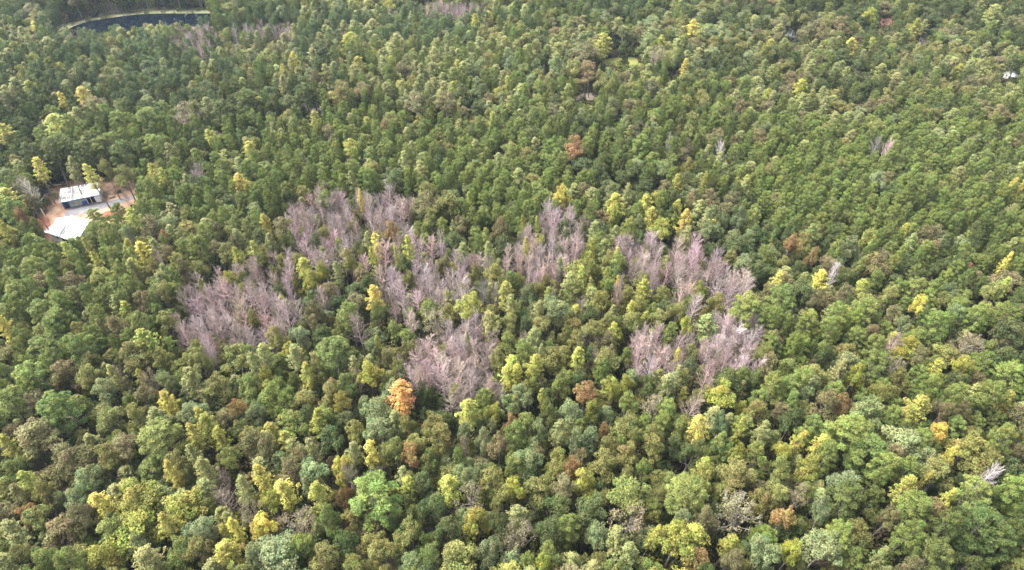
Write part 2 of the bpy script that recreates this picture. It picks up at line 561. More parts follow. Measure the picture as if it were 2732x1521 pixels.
# where bare ground or roofs must stay visible: no crown may stand in front of these (photo pixels)
VIS = [
    [(112, 590), (126, 545), (126, 508), (160, 494), (235, 482), (330, 482), (362, 498), (364, 540), (338, 580), (300, 585), (225, 575), (205, 590), (240, 600), (205, 625), (140, 635), (118, 625)],
    [(186, 74), (250, 56), (330, 43), (430, 33), (565, 32), (548, 42), (500, 46), (470, 56), (440, 50), (415, 48), (395, 56), (370, 62), (330, 60), (295, 66), (285, 82), (262, 86), (255, 78), (225, 66), (205, 72), (202, 80)],
    [(150, 72), (200, 60), (186, 72), (150, 80)],
    [(1606, 172), (1620, 160), (1690, 157), (1694, 172), (1650, 182)],
    [(1780, 200), (1800, 188), (1814, 188), (1808, 200)],
    [(1540, 262), (1556, 252), (1584, 251), (1580, 262)],
    [(2343, 68), (2350, 53), (2380, 57), (2380, 72), (2362, 84)],
    [(2102, 106), (2106, 76), (2127, 76), (2124, 108)],
    [(2682, 214), (2690, 203), (2722, 203), (2722, 216)],
    [(808, 300), (812, 291), (850, 290), (850, 298)],
    [(2450, 104), (2456, 96), (2478, 98), (2478, 104)],
]
# no trunk stands on these (ground pixels)
NOTREE = [SOIL_PX, POND_PX, [(125, 82), (140, 68), (290, 38), (430, 24), (590, 24), (590, 46), (340, 56), (180, 88)],
          [(1585, 185), (1612, 152), (1715, 148), (1715, 185), (1660, 200)]]


def in_poly(x, y, poly):
    c = False
    j = len(poly) - 1
    for i in range(len(poly)):
        xi, yi = poly[i]; xj, yj = poly[j]
        if (yi > y) != (yj > y) and x < (xj - xi) * (y - yi) / (yj - yi) + xi:
            c = not c
        j = i
    return c


def poly_points(v):
    out = list(v)
    xs = [p[0] for p in v]; ys = [p[1] for p in v]
    y = min(ys)
    while y < max(ys):
        x = min(xs)
        while x < max(xs):
            if in_poly(x, y, v):
                out.append((x, y))
            x += 5
        y += 4
    return np.array(out, float)


VPTS = [poly_points(v) for v in VIS]
VBOX = [(v[:, 0].min(), v[:, 0].max(), v[:, 1].min(), v[:, 1].max()) for v in VPTS]


def covers_view(px, py, hw, hh, first=0):
    """would a crown centred here (half sizes in pixels) hide ground or roofs that the photo shows"""
    for v, b in list(zip(VPTS, VBOX))[first:]:
        if px + hw < b[0] or px - hw > b[1] or py + hh < b[2] or py - hh > b[3]:
            continue
        if (((v[:, 0] - px) / hw) ** 2 + ((v[:, 1] - py) / hh) ** 2 < 1).any():
            return True
    return False


# ------------------------------------------------------------------ the trees of the photo, one by one
# cell origins of the survey (photo pixels); entries: x, y, colour code, crown width, in survey units of 1/3.586 pixel; * = landmark phrase
ROWY, COLX, ZS = (0, 380, 760, 1121), (0, 680, 1360, 2032), 3.586
SURVEY = {
 (3, 0): '''400 200 O2 430;620 370 O2 430*the broad brown crown;100 480 O5 250;90 330 Y1 150;350 580 Y1 170*the yellow green spire;1540 190 P1 370*the cone shaped green pine;1200 260 O2 280;
   1020 390 O1 300;900 590 O4 320;720 740 O4 300*the many lobed crown;1320 760 G1 460*the broad lime crown;1010 790 Y2 200;1780 840 G1 380;1600 1000 Y1 200;2170 740 NB 220;2330 680 Y3 170;2380 900 O6 280;
   1990 1050 O4 320;2250 1030 Y2 150;600 1100 O2 380;400 920 O1 300;850 960 O2 260;1310 1080 G1 430;1080 1060 O5 340;1400 1360 Y3 250;980 1320 G1 380;1280 1230 O4 200;1680 1260 O5 300;1660 570 Y2 150;
   1980 480 Y3 180;1880 350 Y3 160;2250 350 O5 220;1900 200 Y1 190;2020 80 Y1 180;1640 440 O1 260;250 1330 O1 250;470 1300 O5 260;720 1350 P1 220;2480 200 O2 260;2160 560 NB 150;300 840 RU 180;450 700 O1 220;2450 1300 O4 220;1900 1250 O1 260''',
 (3, 1): '''340 470 O2 300;640 560 O4 330;610 720 Y1 190*the bright tree before the dome;820 430 GY 220*the golden orange tree;890 280 Y3 150;1070 340 Y2 140;1150 780 P1 460*the biggest green pine;1160 600 O4 260;1430 680 Y1 180;1480 350 RU 220;
   400 950 O6 350;130 1030 GY 260*the golden double crown;740 950 O5 240;200 1270 O4 440*the wide pale green crown;650 1300 O1 380;1480 1090 O1 330;2010 540 O4 240*the pale blue green dome;2050 750 O6 290;2130 1000 G1 290;2450 1150 O6 280;2450 450 O5 250;
   1990 130 O4 170;2150 210 O4 170;2020 250 O6 120;1640 600 O3 340;1180 150 O4 280;980 150 O1 210;1740 150 O1 280;330 680 Y2 230;100 570 Y1 190;1980 1320 O1 400;860 750 RU 160;930 560 NB 200;1800 1080 O3 280;
   1250 1330 O1 320;980 1400 O1 250;2350 1000 O3 220;450 330 O2 200;580 300 Y3 160;60 250 O2 240;1330 300 O5 260;1560 230 O1 240;2330 250 O2 260''',
 (3, 2): '''460 130 Y3 160;260 90 O4 170;600 190 O4 170;150 420 O4 320;80 680 G1 230;540 640 O2 260;740 640 G1 260;640 430 RU 200;880 370 O1 290;1360 300 O1 210;1080 560 O1 170;1200 180 O5 160;1840 90 Y2 190*the bright yellow oval tree;
   2000 80 O4 160;2170 80 Y1 140;1690 300 O3 250;1850 560 O1 270;1650 730 P1 420*the wide pine in front;1110 920 O6 380*the wide tan tree;1110 760 O5 360;840 1080 O4 270;2200 930 O6 430*the white limbed tree;2170 560 O1 340;2380 300 O5 250;2060 250 O5 220;
   100 1120 O6 330;1600 950 O4 210;1560 1180 G1 400;1730 1100 Y1 250;1020 1200 Y3 260;1150 1330 Y3 200;1840 1330 RU 250;2030 1330 O2 170;2420 1300 O4 270;380 1090 O3 240;1280 480 O5 160;2200 350 G1 150;
   400 1290 O5 260;1300 1120 Y1 140;1900 980 O2 230;2400 760 O1 260;350 1400 G1 180;930 90 RU 120;1400 120 O1 250;2380 150 Y3 160''',
 (3, 3): '''550 1210 O4 400*the large grey green tree;100 1320 O4 240;250 1290 G1 200;780 150 P1 370*the cone of bright pine;1360 200 O4 400;1690 150 GY 180*the golden tree amid dark crowns;260 190 Y1 130;520 230 Y2 170;400 460 G1 230;760 530 O4 280;980 330 P1 330;
   1780 350 Y2 130;1580 390 O4 220;1350 680 Y1 180*the yellow spire among dark pines;1420 860 P1 330;1760 790 Y2 130;2050 760 P1 310;2080 1050 P2 440*the widest dark pine;1000 1100 O1 300;1150 950 O2 230;1720 560 O1 320;170 950 RU 220*the rusty tree by the dark gap;330 750 O6 210;
   100 720 O1 250;800 770 P2 340;2130 420 O1 330;1980 220 O1 320;2420 700 P1 280;600 900 O4 190;1080 1340 Y3 120;1420 1350 O2 230;2100 550 NW 150;700 1080 P1 250;1350 1080 P1 260;1620 950 O2 240;1750 1050 P2 230;2300 1180 P2 300;1650 1300 P2 300;1250 370 O2 250;
   1110 450 P1 220;640 330 P1 220;150 450 O5 230;2280 180 P1 200;2430 330 O2 200;1460 560 Y2 90;1330 480 P1 240''',
 (2, 0): '''1290 720 O1 320*the olive dome;1460 540 Y1 240;1590 1130 Y2 190*the golden cone tree;2010 1320 Y2 150;1550 1330 Y3 220;620 1200 P1 380*the wide left pine;100 1200 P1 290;300 850 P1 300*the left round pine;850 900 O1 230;640 860 O2 300*the brown crown beside the pines;1090 880 Y3 150;1840 1230 O4 250;
   2290 1180 RU 190*the orange brown tree;1890 930 Y3 180*the pale spiky tree;2250 720 O1 330;1900 740 O1 240;1370 390 P1 230;1110 240 Y3 150;1580 950 O4 180;2090 1000 O1 270;1410 920 O6 200;1130 420 O2 190;450 650 P1 280;380 300 P1 260;650 330 P1 250;
   1000 1040 O4 260;1320 1290 O1 230;1100 1250 O1 280;380 1150 O2 260;40 450 Y2 150;560 420 P1 240;780 600 P1 240;1200 900 NB 140;1400 1090 O2 220;1600 700 O1 200;1430 150 O2 230;1550 110 O1 200;950 150 P1 200;200 100 P1 230;560 180 P1 230;80 330 P1 220;2440 1250 O4 180;2440 950 O5 220;2450 780 Y3 150''',
 (2, 1): '''1410 1070 OR 230 1.06*the orange tree;2040 230 G1 270*the lime round tree;1140 125 Y2 150;490 880 Y1 150*the small lemon yellow tree;2040 1230 Y1 240*the forked yellow tree;2230 1280 G1 160;1160 1230 O4 290*the blue green dome;480 500 O4 220*the grove edge tree;
   740 690 P1 330;1110 880 G1 230;950 790 Y3 110;910 280 P1 210;1170 270 O1 150;150 1100 O5 310;670 1080 O1 230;850 1130 G1 180;570 1350 Y1 180;900 980 O5 230;380 680 Y3 170;1710 360 O6 280*the thin tree in the grove;2290 370 Y3 200;1740 1340 O1 270;
   560 280 O2 220;1340 850 O1 220;2440 880 Y1 180;2440 1150 O4 220;2350 720 O1 200;1650 1080 O3 150;1100 590 O4 190;1210 590 Y1 90;800 450 O1 160;190 520 O1 230;2380 1350 RU 150;270 110 O3 150;1450 1310 O1 170;
   1000 420 NB 200*the brown star shaped bare tree;1490 330 N 170;1340 290 N 130*the bare tree in the dark hollow;670 150 N 130;1550 760 N 250;1980 480 N 180*the bare tree behind the grove;2110 400 N 180;1800 880 N 220;1950 820 N 250;2150 800 N 230;1870 1060 N 220*the bare tree before the grove;2360 1080 N 140;2050 620 N 160;2110 920 N 200;1650 850 N 170;1860 690 N 180;
   2050 540 Y3 60;1270 720 O2 170;1450 640 O1 200;600 830 O1 200;80 720 Y3 180;100 880 G1 160;300 320 N 200;180 260 N 180;380 270 N 160;60 200 N 180;120 380 N 150;280 400 N 130''',
 (2, 2): '''970 480 Y1 140*the slim yellow tree;360 470 O1 260;440 260 O4 320;1420 360 O1 220;1680 390 G1 150;1900 440 Y3 230;1270 970 O3 210*the dark blue green globe;1450 960 Y3 190;1110 980 G1 160;950 1030 G1 120;2030 1060 G1 320*the big olive lime tree;1330 1170 O6 290*the pale limbed tree;
   190 780 Y1 180;40 870 Y1 150;500 960 O5 220;350 1080 Y1 110;710 1080 RU 200*the rusty brown tree;540 1200 O4 280;90 1100 O4 260;980 290 Y3 120;1180 240 Y2 100;1310 80 Y1 150;1600 760 Y2 90;1610 930 Y3 120;2110 900 O3 300;1740 820 O4 130;980 720 O1 280;440 720 O1 250;
   680 900 O3 190;770 1250 G1 180;1080 1120 O5 200;1710 1180 NB 210*the lone reddish bare tree;1740 240 N 200;2300 250 P1 340;1960 180 O1 200;1260 640 N 210;1340 560 N 190;1200 700 N 170;1330 780 N 190*the bare tree in the small grove;1500 740 N 160;1640 640 NB 140;1270 500 N 120;
   2080 400 N 230;2200 470 N 240;2280 370 N 190*the bare tree at the right grove;2000 600 N 160;2130 640 N 190;2270 620 N 180;2250 780 N 210;2330 760 N 170;1880 680 N 190;1880 850 N 180;1960 800 NB 180;1890 960 NB 130;1820 600 N 120;
   640 560 O1 190;700 600 NB 130;1220 350 O1 200;150 1330 O5 200;770 330 O3 180;620 90 O5 220;860 200 O1 200;2420 560 O2 150;2420 700 O5 180;30 200 Y3 130;240 280 Y3 130''',
 (2, 3): '''1490 220 GY 160*the bright yellow globe;1450 1170 Y1 230*the wide yellow green tree;1350 620 G1 230;1950 550 O6 300*the round grey tan tree;1830 300 O4 220;1230 580 NB 190;1520 680 O2 200;1080 760 P1 250;1280 790 O6 180;520 1000 O4 200;700 820 Y3 140;60 780 O2 220;620 1150 O2 300;780 1180 RU 160;
   280 1290 O3 240;1050 1240 O4 330*the blue green crown amid right pines;850 1370 P1 330;1850 920 O3 220;1640 390 P1 210;1020 270 P1 300;170 180 P1 300;420 80 O3 280;490 170 O2 170;740 320 P1 210;920 370 P1 160;1300 410 O4 170;1690 1220 O2 210;1930 1220 O2 150;870 860 G1 180;2350 500 O3 350;
   2260 700 O3 260;1920 810 G1 220;300 580 P1 180;60 330 P1 180;200 400 P1 180;430 400 P1 180;650 460 P1 200;360 900 P1 220;100 970 P1 200;1620 1030 P1 180;2100 350 P1 220;2300 300 P1 250;2330 900 P1 280;2200 1080 P1 230;1850 1080 P1 200;1150 1020 O1 220;640 680 O3 180;1330 900 O1 200;1180 130 O1 220''',
 (1, 0): '''480 95 P2 210;640 70 P2 200;800 120 P2 190;330 110 P2 200;980 60 P1 200;1160 110 P2 220;1320 90 P2 200;1480 50 P1 200;560 20 P1 190;900 20 P2 190;1080 10 P1 190;1450 310 Y1 130;1560 370 Y1 110*the round topped yellow tree;2350 390 Y2 140;1390 1060 Y2 170*the golden spreading tree;890 1020 Y1 90;910 1150 Y1 110;1220 1050 Y1 140;1530 1030 Y3 140;2300 1120 Y1 120;1640 1260 Y3 160;2380 850 Y3 120;2440 1070 Y1 130;130 560 Y1 200*the yellow green tree at the clearing;350 270 Y2 140;
   1010 250 O1 170;640 250 Y3 120;1415 490 P1 190*the pine beside the clearing;890 712 P1 150 .62;935 850 P1 180 .8;1260 740 Y1 150;900 320 Y2 130;1180 310 O1 190;1920 1020 P1 210;2220 990 O2 140*the small dark brown globe;1990 890 P1 210;1080 1110 O1 180;1250 880 O4 170;1430 830 O2 240;1930 300 N 130;1880 350 N 130;1640 110 Y3 130;2430 100 Y1 150;1570 960 RU 150;
   90 850 Y1 120;250 720 RU 150;330 600 O2 160;130 680 P1 200;200 430 O6 180;290 470 NW 130;2050 880 O2 160;1600 1080 O2 160;1770 930 O1 220;1120 720 P1 150;1800 1200 O2 160;2090 1040 O2 180''',
 (1, 1): '''1170 990 Y2 140;1180 1110 Y1 100;1460 1020 Y1 130;1400 1110 Y1 80;2210 950 Y1 110;2260 1070 Y3 120;1010 550 Y2 70;2080 570 Y1 80;1890 850 Y3 80;470 1200 Y1 150;520 1340 G1 190;650 1210 G1 130;800 1260 Y3 110;900 1140 O1 170;120 800 Y2 110;170 980 Y3 110;1870 620 O1 290*the big billowing oak;1650 480 O1 220;
   1620 640 O2 260;1690 740 O1 200;1760 130 O3 140;1490 80 Y3 110*the pale spire in the pine band;1450 190 Y3 130;1300 840 RU 150*the rusty crown in the upper grove;2350 1000 O3 200;2340 820 O2 170;2300 1270 O1 190;690 570 O5 180;270 830 O2 200;950 390 Y3 100;680 480 O2 170''',
 (1, 2): '''500 520 GY 165*the big golden tree;1040 620 Y1 190;1310 620 Y1 170;1610 650 Y1 120;1660 760 Y2 160;1370 740 Y1 150;1620 430 Y1 90;1850 410 Y1 80;1130 510 Y3 120;1690 920 Y3 140;1890 760 Y3 140;1450 830 G1 230;1040 1130 Y2 90;690 1330 Y1 130;900 1310 Y1 75;800 1400 Y1 80;1040 1400 Y2 60;790 880 Y3 120;
   170 1010 Y1 90;180 800 Y1 70;290 830 Y1 70;760 1030 G1 180;1180 840 P1 180;730 690 P1 150;900 290 O3 180*the dark dome in the gully;1570 570 O3 190;1500 670 O3 130;2180 730 O4 130;1880 870 O4 160;2100 560 O2 200;610 50 RU 240*the rust brown oak;1700 40 O6 120*the pale trunked tree;2030 120 NW 120*the lone whitish bare tree;1540 20 NW 100;980 510 O4 200;1280 60 P1 170;1780 550 O2 150''',
 (1, 3): '''530 1340 Y2 190*the tall yellow cone;110 1350 Y2 150*the vivid yellow tree;2000 1240 RD 62 .86*the red treetop;1110 1200 O2 230;2310 1160 Y2 90;1840 1170 O3 220;1550 900 O2 190;1100 380 O4 180*the pale crown amid the right pines;2360 460 Y2 80;2170 370 Y3 80;680 1280 NW 120;270 1000 RU 120;450 1080 RU 110;1080 50 N 130;1220 110 N 140*the bare tree above the right pines;860 1020 O4 180;
   680 870 O3 190;290 850 O3 170;700 1040 O5 170;1000 930 O1 200;2480 470 Y2 70;520 900 Y3 130;1430 1010 Y3 140;1600 1030 O2 150;1720 950 O4 150''',
 (0, 0): '''810 920 Y2 150;630 1000 Y2 100;1790 1080 O6 300;740 1140 Y3 150;550 1190 Y1 220;560 1270 G1 240;80 1280 Y1 200;1950 690 Y3 120;2130 1080 P2 240;2350 1000 P2 240;1250 1060 P2 190;1420 1150 P1 200;1160 1180 P1 180;1850 420 N 90;1790 440 N 90;1950 380 N 90;1900 490 N 90;1830 510 N 90;1980 480 N 90;2250 350 N 80;2350 330 N 80;2420 350 N 80;1990 1040 Y3 160''',
 (0, 1): '''370 600 Y2 90;800 880 O1 260;1010 900 O2 200;320 1010 O4 180;1540 1000 O2 240*the tan crown above the pine band;1830 1000 O2 250;2000 920 O3 190;1980 1090 Y3 70;2250 1160 Y1 90;590 1150 Y1 110;2430 820 Y1 90;1900 870 Y1 110;1000 640 Y1 130;500 930 P2 200;1640 115 N 70;1700 105 N 70;1760 110 N 70;1830 120 N 70;1890 110 N 70;1950 120 N 70;2010 115 N 70;2080 120 N 70;2140 130 N 70;1790 130 N 60;1920 130 N 60;60 330 N 80;150 330 N 80;270 330 N 80;310 360 N 80;210 350 N 80;20 370 N 80''',
 (0, 2): '''740 530 O2 250;740 700 O2 230*the wide olive brown oak;600 650 O1 200;900 420 Y1 180;1150 370 O3 220;1320 340 Y3 160;1090 470 O3 150;1410 530 O6 210;1640 550 O3 120;1670 660 Y2 90;1750 270 Y2 150;640 1190 O3 160*the deep green crown amid pines;380 790 Y3 140;1230 1260 O6 160;680 420 Y3 180;520 350 Y3 100''',
 (0, 3): '''1060 170 G1 130;840 460 Y2 130;1290 790 Y3 150;2200 140 Y3 190;1420 110 O5 150;2340 240 Y3 100;1340 610 Y3 80;1490 270 Y1 110;600 300 O2 180;740 240 O2 170;180 240 O2 180;440 330 O2 200''',
}
BARE_PATCH = [   # photo pixels (x1.0606 of the overview), and how dense
    ([(466, 838), (509, 785), (573, 732), (679, 721), (764, 689), (790, 764), (796, 848), (742, 880), (679, 901), (636, 933), (573, 945), (498, 912)], 0.85),
    ([(774, 573), (838, 530), (933, 541), (955, 605), (965, 679), (901, 700), (817, 689), (785, 636)], 0.70),
    ([(944, 535), (1082, 540), (1087, 594), (1145, 626), (1209, 679), (1315, 711), (1326, 764), (1251, 806), (1156, 822), (1103, 785), (1018, 753), (1008, 689), (1071, 679), (1050, 615), (955, 594)], 0.93),
    ([(1363, 658), (1442, 615), (1485, 562), (1517, 562), (1570, 605), (1559, 658), (1506, 679), (1485, 742), (1411, 764), (1368, 742)], 0.80),
    ([(1623, 636), (1697, 636), (1803, 658), (1898, 689), (1994, 764), (1994, 806), (1909, 795), (1845, 795), (1782, 764), (1697, 721), (1655, 679)], 0.90),
    ([(1909, 848), (1994, 848), (2015, 901), (2036, 976), (1994, 997), (1888, 1018), (1877, 933), (1909, 901)], 0.65),
    ([(1676, 923), (1739, 901), (1761, 944), (1824, 933), (1803, 986), (1718, 997)], 0.65),
    ([(1172, 905), (1273, 848), (1294, 891), (1326, 976), (1315, 1039), (1209, 1080), (1124, 1039), (1065, 997), (1071, 944), (1145, 923)], 0.75),
    ([(1128, 27), (1285, 27), (1285, 44), (1128, 44)], 0.7),
    ([(484, 98), (566, 98), (566, 150), (484, 150)], 0.45),
    ([(640, 85), (775, 85), (775, 108), (640, 108)], 0.35),
]
MIX0 = dict(O5=.18, O1=.22, O2=.09, O3=.10, O4=.09, Y1=.05, Y3=.10, P1=.11, G1=.05)
BLOBS = [   # centre and radii in photo pixels, weight, what grows there
    (140, 800, 230, 150, 3, dict(P1=.80, O5=.1, O1=.06, Y1=.04)),
    (160, 320, 330, 120, 2, dict(P2=.45, P1=.30, Y3=.10, O2=0.062, P3=.05)),
    (220, 160, 450, 100, 2, dict(P3=.50, P2=.15, O1=.1, Y3=.12, O2=0.050)),
    (850, 420, 470, 110, 3, dict(P1=.86, Y3=.06, O2=0.031, O1=.03)),
    (1380, 440, 260, 130, 2, dict(P1=.62, O5=.14, Y3=.14, O2=0.031)),
    (2380, 500, 420, 140, 3, dict(P1=.80, Y3=.05, O2=0.037, O5=.05, O1=.04)),
    (2630, 680, 200, 160, 2, dict(P1=.55, P2=.35, O2=0.031)),
    (2330, 930, 220, 110, 2, dict(P1=.55, O1=.15, O4=.1, Y1=.06, O3=.08)),
    (1620, 440, 130, 80, 3, dict(O3=.45, O4=.15, O2=0.093, P2=.15)),
    (1850, 560, 160, 90, 2, dict(O3=.40, O4=.15, O2=0.093, Y1=.10, P1=.2)),
    (2250, 740, 270, 80, 3, dict(O3=.42, O2=0.136, O4=.16, O1=.1)),
    (1270, 190, 430, 130, 2, dict(Y3=.34, P1=.24, O1=.15, O2=0.074, Y1=.05, O4=.06)),
    (2440, 130, 370, 120, 2.5, dict(O3=.32, O2=0.161, Y3=.14, O1=.2, P2=.08)),
    (2050, 170, 200, 120, 2, dict(O2=0.211, O1=.22, Y3=.18, O4=.1, P2=.1)),
    (2100, 330, 330, 90, 2, dict(P1=.45, O2=0.087, O1=.14, Y3=.16, O3=.1)),
    (2500, 1260, 330, 260, 2.5, dict(P2=.34, O3=.20, O1=.14, P1=.20, O4=.06, O2=0.037)),
    (200, 1200, 300, 110, 1.5, dict(O2=0.236, O1=.28, P1=.16, O5=.1)),
    (420, 1410, 320, 120, 1.5, dict(O1=.3, Y3=.15, O5=.3, G1=.15)),
    (1270, 1270, 520, 200, 1, dict(O4=.16, O1=.28, O2=0.087, O5=.16, O3=.14, Y1=.05)),
    (1450, 800, 560, 130, 2, dict(O1=.42, O2=0.136, Y1=.10, Y3=.10, O3=.08, NB=.05)),
    (560, 760, 200, 130, 1.5, dict(O1=.4, O2=0.186, Y3=.1, O4=.08, NB=.06)),
    (610, 290, 130, 32, 5, dict(P2=.6, O3=.3)),
    (890, 262, 150, 30, 5, dict(P2=.3, O3=.4, O1=.15, O2=0.093)),
    (1560, 195, 90, 50, 5, dict(O2=0.310, O1=.3)),
    (1180, 285, 120, 26, 4, dict(O2=0.279, O1=.3, O3=.2)),
    (860, 145, 110, 30, 4, dict(O4=.5, O3=.3)),
    (1900, 215, 120, 40, 4, dict(P2=.45, O3=.35)),
    (1700, 10, 160, 16, 4, dict(O3=.6, P3=.3)),
    (2280, 30, 220, 26, 4, dict(O3=.5, P2=.25, O2=0.124)),
    (1000, 70, 300, 40, 2, dict(P3=.5, Y3=.15, O4=.2)),
    (2150, 480, 160, 80, 3, dict(P1=.9, Y3=.05)),
    (1080, 350, 160, 30, 3, dict(P1=.75, Y3=.2)),
    (260, 365, 180, 30, 4, dict(P2=.25, P1=.7)),
    (1750, 300, 140, 40, 3, dict(Y3=.45, P1=.3, O1=.15)),
    (60, 125, 90, 30, 3, dict(Y3=.6, G1=.3)),
    (300, 20, 300, 30, 2, dict(P3=.4, O3=.3, P2=.2)),
]

TREES = []      # dict: x y H w code u v (crown centre in the photo) hand landmark


def default_H(kind):
    return dict(broadleaf=13.6, thin=13.2, pine=15.0, poplar=14.8, bare=13.6)[kind]


def add_tree(x, y, H, wd, code, hand=False, lm=None):
    kind = CODES[code][0]
    u, v, zc = proj(x, y, H * 0.76)
    TREES.append(dict(x=x, y=y, H=H, w=wd, code=code, kind=kind, u=u, v=v, zc=zc, px=F * wd / zc, hand=hand, lm=lm))


for (r, c), txt in SURVEY.items():
    for e in txt.replace('\n', ' ').split(';'):
        lm = None
        if '*' in e:
            e, lm = e.split('*')
        q = e.split()
        if len(q) not in (4, 5):
            print('bad survey entry', (r, c), e)
            continue
        px, py = COLX[c] + float(q[0]) / ZS, ROWY[r] + float(q[1]) / ZS
        kind = CODES[q[2]][0]
        H = default_H(kind) * (1.04 + 0.10 * random.random())
        if kind == 'bare':
            H = default_H(kind) * (0.95 + 0.15 * random.random())
        if len(q) == 5:
            H *= float(q[4])
        zc_px = H * (0.76 if kind != 'poplar' else 0.74)
        p = P(px, py, zc_px)
        wd = float(q[3]) / ZS / F * depth_of(p)
        if wd > 6.5:
            H *= 1 + 0.05 * (wd - 6.5)
            p = P(px, py, H * 0.76)
        if any(in_poly(*proj(p.x, p.y, 0)[:2], z) for z in NOTREE[1:]):
            continue
        if covers_view(*proj(p.x, p.y, H * 0.76)[:2], 0.8 * float(q[3]) / ZS / 2, float(q[3]) / ZS / 2, 1):
            continue
        add_tree(p.x, p.y, H, wd, q[2], True, lm)
print('surveyed', len(TREES))

CELL = 5.0
GRID = {}


def grid_put(i):
    t = TREES[i]
    GRID.setdefault((int(t['x'] // CELL), int(t['y'] // CELL)), []).append(i)


def grid_free(x, y, wd, kbase):
    cx, cy = int(x // CELL), int(y // CELL)
    for a in range(cx - 2, cx + 3):
        for b in range(cy - 2, cy + 3):
            for i in GRID.get((a, b), ()):
                t = TREES[i]
                d2 = (t['x'] - x) ** 2 + (t['y'] - y) ** 2
                m = kbase * (t['w'] + wd) / 2
                if d2 < m * m:
                    return False
    return True


for i in range(len(TREES)):
    grid_put(i)

# bare groves
for poly, dens in BARE_PATCH:
    xs = [p[0] for p in poly]; ys = [p[1] for p in poly]
    for _ in range(700):
        px, py = random.uniform(min(xs) - 25, max(xs) + 25), random.uniform(min(ys) - 20, max(ys) + 20)
        if not in_poly(px + random.gauss(0, 13), py + random.gauss(0, 11), poly) or random.random() > dens:
            continue
        H = 13.6 * (0.76 + 0.34 * random.random())
        if py < 160:
            H *= 0.75
        p = P(px, py, H * 0.76)
        if random.random() < (0.22 if py > 160 else 0.45):
            gw = random.uniform(2.8, 4.4)
            if grid_free(p.x, p.y, gw, 0.56):
                add_tree(p.x, p.y, H * 0.92, gw, random.choice(['O1', 'O1', 'O5', 'Y3', 'O3', 'O2', 'G1']))
                grid_put(len(TREES) - 1)
            continue
        wd = random.uniform(3.3, 5.2)
        if grid_free(p.x, p.y, wd, 0.50 if py > 160 else 0.6):
            add_tree(p.x, p.y, H, wd, 'N' if random.random() < .85 else 'NB')
            grid_put(len(TREES) - 1)
print('with groves', len(TREES))


def mix_at(u, v):
    m = {k: a * 0.5 for k, a in MIX0.items()}
    for cx, cy, rx, ry, wt, d in BLOBS:
        q = ((u - cx) / rx) ** 2 + ((v - cy) / ry) ** 2
        if q > 5:
            continue
        g = wt * math.exp(-q)
        for k, a in d.items():
            m[k] = m.get(k, 0) + a * g
    return m


_ph = [random.uniform(0, 6.28) for _ in range(6)]


def stand(x, y):
    return 1 + 0.07 * math.sin(x / 19 + _ph[0] + 1.5 * math.sin(y / 33 + _ph[1])) + 0.07 * math.sin(y / 16 + _ph[2] + 1.5 * math.sin(x / 27 + _ph[3]))


def grove(x, y):
    """trees of one sort stand together"""
    return noise.noise(Vector((x / 24, y / 24, 3.7))) * 2.2


# everything else: fill the land that the view covers (and a margin round it)
def fill(n, kb, wmul, hmul=1.0):
    for _ in range(n):
        y = 30 + 440 * random.random() ** 0.9
        xm = 0.80 * (y * math.cos(PITCH) + CAM_Z * math.sin(PITCH)) + 28
        x = random.uniform(-xm, xm)
        u, v, zc = proj(x, y, 11.0)
        gu, gv, _z = proj(x, y, 0)
        m = mix_at(u, v)
        q = grove(x, y)
        for kk in ('O3', 'P2', 'O4', 'P3'):
            if kk in m:
                m[kk] *= math.exp(1.5 * q)
        for kk in ('Y1', 'Y3', 'G1', 'O2'):
            if kk in m:
                m[kk] *= math.exp(1.3 * grove(x + 300, y + 90)) * (0.85 if kk == 'Y3' else 0.55 if kk == 'Y1' else 0.9)
        code = random.choices(list(m), list(m.values()))[0]
        kind = CODES[code][0]
        wd = dict(broadleaf=random.uniform(4.0, 6.3), thin=random.uniform(4, 6), pine=random.uniform(2.9, 4.1) * (1.15 if y < 130 else 1.0), poplar=random.uniform(3.0, 4.7), bare=random.uniform(2.4, 3.4))[kind] * wmul
        wd *= 1 + (0.14 if kind == 'pine' else 0.34) * max(0.0, min(1.0, (y - 110) / 170))
        if kind == 'broadleaf' and random.random() < 0.12:
            wd *= 1.3
        if not grid_free(x, y, wd, kb):
            continue
        if any(in_poly(gu, gv, z) for z in NOTREE):
            continue
        H = default_H(kind) * random.uniform(0.80, 1.05) * (0.85 + 0.15 * wmul) * hmul * stand(x, y)
        u, v, zc = proj(x, y, H * 0.76)
        hw = F * wd / zc / 2
        if covers_view(u, v, hw * 0.95, F / zc * (0.30 * H * 0.8 + 0.22 * wd)):
            continue
        add_tree(x, y, H, wd, code)
        grid_put(len(TREES) - 1)


fill(60000, 0.74, 1.0)
fill(30000, 0.68, 0.74, 0.96)
fill(20000, 0.54, 0.68, 0.70)
print('trees', len(TREES), round(time.time() - T0, 1))

